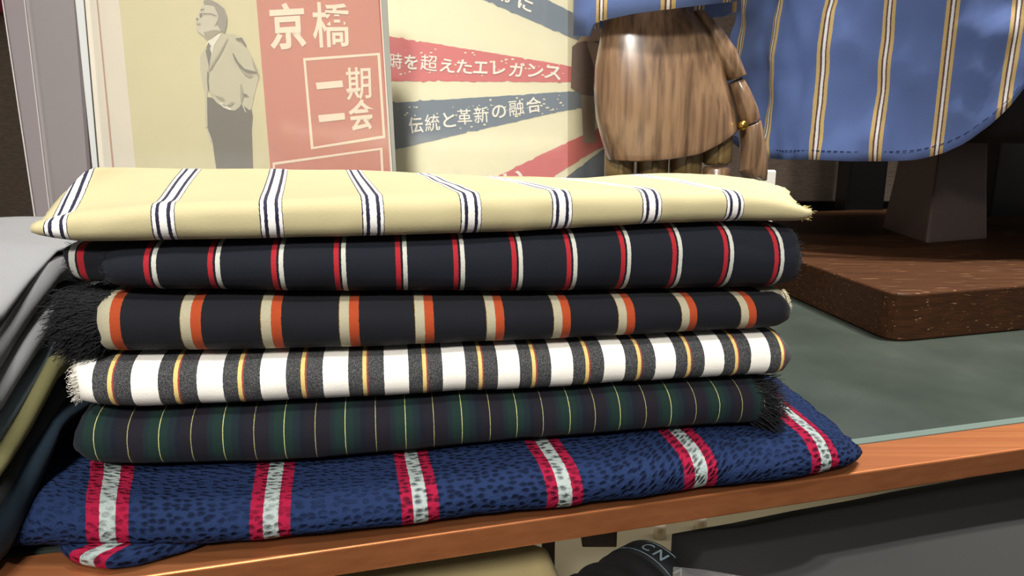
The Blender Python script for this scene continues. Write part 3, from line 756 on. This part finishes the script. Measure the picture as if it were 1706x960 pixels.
v, f = prism([(cx+(x-cx)*1.0-.0, cy+(y-cy)*1.0) for x, y in rounded([(.67,1.145),(.775,1.188),(.787,1.345),(.688,1.30)], .006, 2)], -.1775, -.16)
# torso form inside the shirt
TC = Vector((.79, 1.17)); RX, RYY = .425, .235; TYAW = R(8)
M_form = simple('black_form_cloth', (14, 14, 16), .9)
rings = []
for z, sc_ in ((-.02, .70), (.0, .82), (.05, .9), (.2, .9), (.38, .88)):
    rings.append([(TC.x+RX*sc_*math.cos(a*math.tau/48), TC.y+RYY*sc_*math.copysign(abs(math.sin(a*math.tau/48))**.6, math.sin(a*math.tau/48)), z) for a in range(48)])
v, f = loft(rings); mk('torso_form', v, f, M_form, man, label='black torso form inside the shirt')

# shirt
SB, SYL, SBR, SWH = (100, 122, 178), (216, 186, 126), (104, 74, 66), (246, 244, 244)
M_shirt = weave_mat('blue_shirting', SB, [(-.105, -.047, SYL), (-.047, -.022, SBR), (-.022, .022, SWH), (.022, .045, SBR), (.045, .105, SYL)], twill=.06, rough=.8, wscale=.7, sheen=.04)
shirt = empty('shirt', (.79, 1.17, -.05), 'blue shirt with yellow, brown and white stripes hanging on the mannequin', 'shirt')
hem = [(1200,225),(1240,252),(1262,262),(1300,266),(1355,266),(1420,269),(1480,269),(1530,266),(1570,256),(1610,238),(1650,208),(1680,180),(1706,150),(1740,100),(1780,40),(1830,-20)]
def proj(p):
    f_ = p[1]*CT-p[2]*ST; y_ = p[1]*ST+p[2]*CT; return 853+F*p[0]/f_, 480-F*y_/f_
def sgp(x, p): return math.copysign(abs(x)**p, x)
def torso_pt(a, z):
    w = 1+.012*math.sin(a*9+z*6)+.02*math.sin(a*4+1)*(1-sm((z+.05)/.3))
    return (TC.x+RX*w*sgp(math.cos(a), .85), TC.y+RYY*w*sgp(math.sin(a), .6), z)
# stripe index against angle, measured where each stripe meets the hem
stpx = [(1276,255),(1358,262),(1458,262),(1560,255),(1671,190)]
def ang_of(u, v):
    best = None
    for k in range(0, 1800):
        a = math.pi+k*math.pi/1800      # front half: pi .. 2pi
        d = ray(u, v); s_ = TC.x+RX*math.cos(a); p = torso_pt(a, 0)
        z = d.z*(p[1]/d.y); p = torso_pt(a, z); uu, _ = proj(p)
        if best is None or abs(uu-u) < best[0]: best = (abs(uu-u), a, z)
    return best[1], best[2]
tabS = sorted((ang_of(u, v)[0], i) for i, (u, v) in enumerate(stpx))
tabS = [(tabS[0][0]-(.9-.0)*(tabS[1][0]-tabS[0][0]), -1)]+tabS
NA, NZ = 160, 36; vs, uvs, fs = [], [], []
for i in range(NA+1):
    a = math.pi*.80+(math.pi*1.35)*i/NA
    z = -.05
    for _ in range(6):
        p = torso_pt(a, z); u, v_ = proj(p); vv = interpc(u, hem)
        if a < math.pi*1.02: vv = max(vv, 225)
        d = ray(u, vv); z = d.z*(p[1]/d.y)
    zh = z
    for j in range(NZ+1):
        t = j/NZ; z = zh+(.42-zh)*t; p = torso_pt(a, z)
        wr = .004*nz(a*6, z*14, 2)+.002*nz(a*15, z*30, 5)
        x_ = p[0]+math.cos(a)*wr*2-.02*(z-zh)*0; y_ = p[1]+math.sin(a)*wr*2
        vs.append((x_, y_, z)); uvs.append((interp(a-(z-zh)*.10*math.sin(a)*-1*.15, tabS), z*8))
for i in range(NA):
    for j in range(NZ):
        b = i*(NZ+1)+j; fs.append((b, b+NZ+1, b+NZ+2, b+1))
so = mk('shirt_body', vs, fs, M_shirt, shirt, uvs=uvs); md = so.modifiers.new('thick', 'SOLIDIFY'); md.thickness = .0016
# stitched hem line
rtv, rtf = [], []
for i in range(0, NA, 1):
    b = i*(NZ+1); p = Vector(vs[b]); q_ = Vector(vs[b+NZ+1]); up = Vector((0, 0, .012))
    a_, c_ = p+(q_-p)*.15+up, p+(q_-p)*.75+up
    o_ = Vector(((p.x-TC.x), (p.y-TC.y)*2, 0)).normalized()*.0012
    k = len(rtv); rtv += [a_+o_, c_+o_, c_+o_+Vector((0, 0, .0012)), a_+o_+Vector((0, 0, .0012)), a_, c_, c_+Vector((0, 0, .0012)), a_+Vector((0, 0, .0012))]
    rtf += [(k, k+1, k+2, k+3), (k+3, k+2, k+6, k+7), (k, k+4, k+5, k+1), (k+1, k+5, k+6, k+2), (k, k+3, k+7, k+4)]
mk('hem_stitching', rtv, rtf, simple('navy_thread', (40, 52, 92), .8), shirt, smooth=False)

# sleeve: cuff opening above the hand
HY = .70
cu_low = [(962,62),(985,62),(1000,34),(1050,24),(1110,15),(1160,6),(1200,2),(1240,-6)]
cx0 = on_y(1100, 20, HY+.02)
rings, uvs = [], []
srx, sry = (on_y(1238, 10, HY).x-on_y(958, 10, HY).x)/2, .075
scx = (on_y(1238, 10, HY).x+on_y(958, 10, HY).x)/2
NA = 72; NZ = 14; vs, fs = [], []
for i in range(NA+1):
    a = math.tau*i/NA; x = scx+srx*math.cos(a); y = HY+.02+sry*math.sin(a)
    u = 853+F*x/(y*CT+.1*ST*0); front = math.sin(a) < 0
    uu = proj((x, y, .08))[0]
    vlow = interpc(uu, [(955,62),(975,60),(990,36),(1050,23),(1110,15),(1170,8),(1240,0)]) if front else interpc(uu, [(960,55),(1050,35),(1160,32),(1205,28),(1240,12)])
    if front and uu < 986: vlow = 60
    d = ray(uu, vlow); zl = d.z*(y/d.y)
    for j in range(NZ+1):
        t = j/NZ; z = zl+(.36-zl)*t; lean = .35*(z-.06)
        vs.append((x+lean*.0, y-.0, z)); uvs.append((a/math.tau*8.0+.05, z*8))
for i in range(NA):
    for j in range(NZ):
        b = i*(NZ+1)+j; fs.append((b, b+NZ+1, b+NZ+2, b+1))
sl = mk('sleeve', vs, fs, M_shirt, shirt, uvs=uvs, label='cuff of the striped sleeve above the wooden hand'); md = sl.modifiers.new('thick', 'SOLIDIFY'); md.thickness = .0022

# wooden hand
q = NT('hand_wood'); tc = q.n('ShaderNodeTexCoord'); mp = q.n('ShaderNodeMapping'); mp.inputs['Scale'].default_value = (260, 260, 9); q.l(tc.outputs['Object'], mp.inputs[0])
g = q.noise(1, mp.outputs[0], 4); mpb = q.n('ShaderNodeMapping'); mpb.inputs['Scale'].default_value = (30, 30, 5); q.l(tc.outputs['Object'], mpb.inputs[0]); gb = q.noise(1, mpb.outputs[0], 2)
cr_ = q.n('ShaderNodeValToRGB'); cr_.color_ramp.elements[0].position = .3; cr_.color_ramp.elements[1].position = .62
cr_.color_ramp.elements[0].color = lin((76, 56, 40)); cr_.color_ramp.elements[1].color = lin((150, 120, 90)); q.l(g.outputs[0], cr_.inputs[0])
q.l(q.mix(q.math('MULTIPLY', gb.outputs[0], .5), cr_.outputs[0], lin((112, 80, 56))), q.b.inputs['Base Color'])
q.b.inputs['Roughness'].default_value = .36; q.b.inputs['Coat Weight'].default_value = .8; q.b.inputs['Coat Roughness'].default_value = .22; M_hand = q.m
M_bronze = simple('finger_joint_wood', (112, 92, 56), .35, coat=.2, nscale=60, namt=.3); M_gold = simple('brass_screw', (200, 160, 70), .25, metal=1)
Lpx = [(-30,1048),(10,1012),(30,1006),(60,1000),(110,991),(160,989),(200,993),(235,1002),(266,1012),(300,1016)]
Rpx = [(-30,1130),(10,1150),(30,1166),(60,1188),(110,1206),(160,1217),(215,1231),(260,1238),(300,1240)]
def vbot(u): return interpc(u, [(985,268),(1010,267),(1060,268),(1110,264),(1150,256),(1190,238),(1232,215)])
NA, NV = 72, 26; vs, fs = [], []
for i in range(NA):
    a = math.tau*i/NA; ca, sa = math.cos(a), math.sin(a)
    # bottom row
    vb = 240
    for _ in range(12):
        l, r = interpc(vb, Lpx), interpc(vb, Rpx); u = (l+r)/2+(r-l)/2*ca; vb = vb*.5+.5*vbot(u)
    for j in range(NV+1):
        v_ = -30+(vb+30)*j/NV; l, r = interpc(v_, Lpx), interpc(v_, Rpx); u = (l+r)/2+(r-l)/2*math.copysign(abs(ca)**.9, ca)
        th = .032*(.30+.70*math.sin(math.pi/2*min(1, max(0, (v_+30)/230)))**.9); th *= 1-.15*sm((v_-180)/100)
        y = HY+th*math.copysign(abs(sa)**.85, sa)+.004*ca
        vs.append(tuple(on_y(u, v_, HY)*1.0) if False else tuple(Vector((on_y(u, v_, HY).x, y, on_y(u, v_, HY).z))))
for i in range(NA):
    for j in range(NV):
        a = i*(NV+1)+j; b = ((i+1) % NA)*(NV+1)+j; fs.append((a, b, b+1, a+1))
fs.append(tuple(i*(NV+1)+NV for i in range(NA))); fs.append(tuple(i*(NV+1) for i in range(NA)))
palm = mk('palm', vs, fs, M_hand, man, label='glossy brown wooden back of the hand'); bevel(palm, .0015, 2)
def limb(name, secs, mat, parent, label=None, dy=.0):
    """secs: (uL, vL, uR, vR, half depth): slanted cross-sections between two outline pixels"""
    rings = []
    for uL, vL, uR, vR, hd in secs:
        a, b = on_y(uL, vL, HY+dy), on_y(uR, vR, HY+dy); c = (a+b)/2; h = (b-a)/2
        rings.append([tuple(c+h*math.cos(k*math.tau/24)+Vector((0, hd*math.sin(k*math.tau/24), 0))) for k in range(24)])
    vs, fs = loft(rings); o = mk(name, vs, fs, mat, parent, label=label); bevel(o, .0012, 2); return o
th = limb('thumb_base', [(1150,20,1172,18,.012),(1165,50,1200,48,.017),(1180,95,1224,82,.02),(1208,136,1241,125,.02)], M_hand, man, label='wooden wedge at the root of the thumb', dy=.008)
limb('thumb_segment', [(1212,142,1236,128,.013),(1218,160,1248,150,.016),(1226,190,1260,178,.017),(1231,212,1265,197,.016)], M_hand, man, dy=.006)
limb('thumb_tip', [(1231,215,1266,200,.016),(1234,245,1273,232,.016),(1230,285,1278,262,.014),(1240,296,1278,285,.012),(1262,302,1277,300,.006)], M_hand, man, dy=.004)
c = on_y(1238, 209, HY-.014)
vs, fs = loft([[(c.x+.0042*r_*math.cos(k*math.tau/16), c.y+dy_, c.z+.0042*r_*math.sin(k*math.tau/16)) for k in range(16)] for dy_, r_ in ((.006,1),(-.002,1),(-.0035,.7))])
mk('screw', vs, fs, M_gold, man, label='small brass screw at the thumb joint')
def finger(u0, vtop, w, dy, L):
    p = on_y(u0, vtop, HY+dy); r = w/2
    root = None
    z = p.z; secs = [(.0, .9), (.012, 1.0), (.018, .8)]
    def seg(name, z0, z1, r0, r1, parent, mat, yo0=0, yo1=0):
        rings = []
        for t in (0, .08, .3, .7, .92, 1):
            rr = (r0+(r1-r0)*t)*(.8 if t in (0, 1) else 1); yy = p.y+yo0+(yo1-yo0)*t
            rings.append([(p.x+rr*math.cos(k*math.tau/20), yy+rr*.95*math.sin(k*math.tau/20), z0+(z1-z0)*t) for k in range(20)])
        vs, fs = loft(rings); return mk(name, vs, fs, mat, parent)
    fg = seg('finger', z+.012, z-.022, r, r*.98, man, M_bronze)
    seg('joint_pin', z-.002, z-.020, r*.22, r*.22, fg, M_bronze, -r*.85, -r*.85)
    seg('middle_phalanx', z-.0235, z-.0235-L*.5, r*.95, r*.85, fg, M_hand, 0, -.006)
    seg('fingertip', z-.025-L*.5, z-.025-L*.9, r*.83, r*.6, fg, M_hand, -.006, -.002)
for u0, vt, w in ((1032,262,.029),(1087,264,.031),(1143,256,.031),(1196,236,.028)):
    finger(u0, vt, w, .002, .06)
# wrist inside the sleeve
rings = []
for z, r_ in ((on_y(1085, 15, HY).z, .028), (.20, .030), (.34, .034)):
    c = on_y(1085, 15, HY); rings.append([(c.x+r_*math.cos(k*math.tau/24), HY+.01+r_*.7*math.sin(k*math.tau/24), z) for k in range(24)])
v, f = loft(rings); mk('forearm', v, f, M_form, man, label='black forearm inside the sleeve')

# upright white card glimpsed behind the thumb
c0, c1_ = on_y(1258, 300, .93), on_y(1292, 300, .93); zt_ = on_y(1285, 284, .93).z
v, f = prism([(c0.x, .93), (c1_.x, .93), (c1_.x+.004, .944), (c0.x+.004, .944)], -H, zt_)
tag(bevel(mk('display_card', v, f, simple('white_card', (226, 222, 212), .6), smooth=False), .002), 'upright white card standing behind the thumb of the wooden hand', 'card')

# ================================================================= BELOW THE RAIL
LZ = -.46                    # lower shelf level
M_shelf = simple('pale_shelf', (176, 166, 140), .5, nscale=10)
v, f = box_pts(-1.2, 2.4, .30, 1.7, LZ-.02, LZ)
tag(mk('lower_shelf', v, f, M_shelf, smooth=False), 'pale shelf board under the counter behind the dark grey cloth', 'shelf')
v, f = box_pts(-1.2, 2.4, 1.0, 1.03, LZ, -H-.012)
tag(mk('back_panel', v, f, M_shelf, smooth=False), 'pale back panel glimpsed in the gap below the copper rail', 'panel')
# grey-black cloth with a smooth top
M_dg = simple('dark_grey_felt', (29, 29, 29), .9, nscale=14, namt=.2)
b1, b2 = on_z(1050, 903, -.30), on_z(1285, 858, -.30); dd = (b2-b1).normalized(); nn = Vector((-dd.y, dd.x, 0))
a_ = b1+dd*.035; e_ = b1+dd*1.0
rows = []
for k in range(13):
    t = k/12; d = t*.5
    zz = -.290-.010*max(0, 1-d/.03)**2
    rows.append([tuple(a_+dd*(1.1*j/20)-nn*d+Vector((0, 0, zz+.30+.003*nz(j*.5, k*.4, 1)))) for j in range(21)])
vs = [p for r_ in rows for p in r_]; nv = len(vs); vs += [(p[0], p[1], LZ+.001) for p in vs]; fs = []
for k in range(12):
    for j in range(20):
        i = k*21+j; fs.append((i, i+1, i+22, i+21)); fs.append((nv+i+21, nv+i+22, nv+i+1, nv+i))
for j in range(20): fs += [(j, nv+j, nv+j+1, j+1), (252+j+1, nv+252+j+1, nv+252+j, 252+j)]
for k in range(12): fs += [(k*21+21, nv+k*21+21, nv+k*21, k*21), (k*21+20, nv+k*21+20, nv+k*21+41, k*21+41)]
tag(mk('folded_garment', vs, fs, M_dg), 'large dark grey folded garment lying under the copper rail at the lower right', 'garment')
# beige cloth
M_bg = weave_mat('beige_linen', (196, 178, 128), [], twill=.1)
g1, g2, g3, g4 = on_z(905, 902, -.315), on_z(935, 972, -.315), on_z(300, 1120, -.315), on_z(420, 935, -.315)
def pillow(name, quad, z1, z0, mat, label, cat, r=.012):
    rings = []
    for z, ins in ((z0, .0), (z0+.003, -.0), ((z0+z1)/2, -.003), (z1-.004, -.002), (z1-.001, .003), (z1, .010)):
        cc = sum(quad, Vector())/4
        poly = [(p+(cc-p).normalized()*ins) for p in quad]
        rings.append([(x, y, z) for x, y in rounded([(p.x, p.y) for p in poly], r, 5)])
    vs, fs = loft(rings); uv = [(p[0]*10, p[1]*10) for p in vs]
    return tag(mk(name, vs, fs, mat, uvs=uv), label, cat)
pillow('folded_fabric', [g1, g2, g3, g4], -.315, LZ, M_bg, 'beige linen folded fabric under the copper rail at the bottom centre', 'fabric')
# black roll with a lettered band
rc = on_z(985, 960, -.36); rc = Vector((.090, .478, -.362)); RA = R(38); rax = Vector((math.cos(RA), math.sin(RA), 0)); rpe = Vector((-math.sin(RA), math.cos(RA), 0)); RR = .046
roll = empty('rolled_garment', (rc.x, rc.y, LZ), 'rolled black garment with a lettered band below the copper rail', 'garment')
def rpt(t, a, r): return tuple(rc+rax*t+rpe*(r*math.cos(a))+Vector((0, 0, r*math.sin(a))))
rings = []
for k in range(25):
    t = -.05+.08*k/24; r = RR*(1-.35*max(0, (-.03-t)/.02)**2)*(1+.03*math.sin(t*300))
    rings.append([rpt(t, a*math.tau/48, r) for a in range(48)])
v, f = loft(rings); mk('roll', v, f, simple('black_knit', (14, 14, 16), .85, nscale=300, bump=.4), roll)
rings = [[rpt(t, a*math.tau/48, r) for a in range(48)] for t, r in ((.012,RR*1.0),(.013,RR*1.045),(.033,RR*1.045),(.034,RR*1.0))]
v, f = loft(rings); bandm = simple('black_band', (20, 22, 26), .7)
mk('band', v, f, bandm, roll)
M_bandl = simple('pale_blue_thread', (128, 150, 160), .8)
for t in (.0145, .0310):
    rings = [[rpt(t+dt, a*math.tau/48, RR*1.049) for a in range(48)] for dt in (0, .0006)]
    v, f = loft(rings); mk('band_line', v, f, M_bandl, roll)
LV, LF = [], []
for ch, a0 in (('N', 118), ('C', 108), ('L', 98), ('N', 76), ('I', 64)):
    pass
for ch, a0 in (('C', 1.35), ('N', 1.62), ('N', 2.05), ('I', 2.30)):
    pv, pf = text_polys(ch, .01); b = len(LV); x0 = min(p[0] for p in pv); y0 = min(p[1] for p in pv); y1 = max(p[1] for p in pv)
    for x, y in pv:
        al = a0+((x-x0)/(y1-y0))*.20; al2 = al
        LV.append(rpt(.018+(y-y0)/(y1-y0)*.010, al2, RR*1.052))
    LF += [tuple(b+i for i in f_) for f_ in pf]
mk('lettering', LV, LF, M_bandl, roll, smooth=False)
# acrylic box
ab = [on_z(u, v, -.29) for u, v in ((1120,943),(1170,948),(1262,962),(1090,985))]
M_ab = sheet_mat('smoky_acrylic', (150, 150, 152), .22, gl=.12)
q0 = Vector((on_z(1170, 948, -.285).x, on_z(1170, 948, -.285).y, 0)); e1 = (Vector((on_z(1120, 943, -.285).x, on_z(1120, 943, -.285).y, 0))-q0); e2 = (Vector((on_z(1262, 963, -.285).x, on_z(1262, 963, -.285).y, 0))-q0)
poly = [(q0+e1).xy, q0.xy, (q0+e2).xy, (q0+e1+e2*1.1-Vector((0, .03, 0))).xy]
v, f = prism([tuple(p) for p in poly], -.297, -.285)
tag(bevel(mk('acrylic_tray', v, f, M_ab, smooth=False), .001), 'small clear acrylic tray on the dark garment at the bottom edge', 'tray')
# bright reflections modelled as pale stubs, then bracket, post
M_glint = simple('ivory_peg', (240, 226, 204), .4)
for i, (u, v_) in enumerate(((1099, 884), (1167, 872))):
    c = on_z(u, v_, LZ+.008); rings = [[(c.x+r_*math.cos(k*math.tau/16), c.y+r_*math.sin(k*math.tau/16), LZ+h_) for k in range(16)] for h_, r_ in ((0, .0075), (.014, .0075), (.017, .006))]
    v, f = loft(rings)
    tag(mk('shelf_peg', v, f, M_glint), ['small pale peg on the lower shelf, the left one of two seen under the rail', 'small pale peg on the lower shelf, the right one of two seen under the rail'][i], 'peg', 'pale pegs under the rail')
M_brk = simple('dark_brown_bracket', (58, 34, 28), .5)
p = on_y(1003, 893, .60); v, f = box_pts(p.x-.018, p.x+.014, .60, .66, p.z-.012, -H-.012)
tag(bevel(mk('shelf_bracket', v, f, M_brk, smooth=False), .001), 'dark brown bracket under the counter above the black roll', 'bracket')
p = on_y(914, 930, .62); v, f = box_pts(p.x-.006, p.x+.006, .62, .64, LZ, -H-.012)
tag(bevel(mk('shelf_post', v, f, M_brk, smooth=False), .001), 'thin dark brown post beside the beige fabric under the counter', 'post')
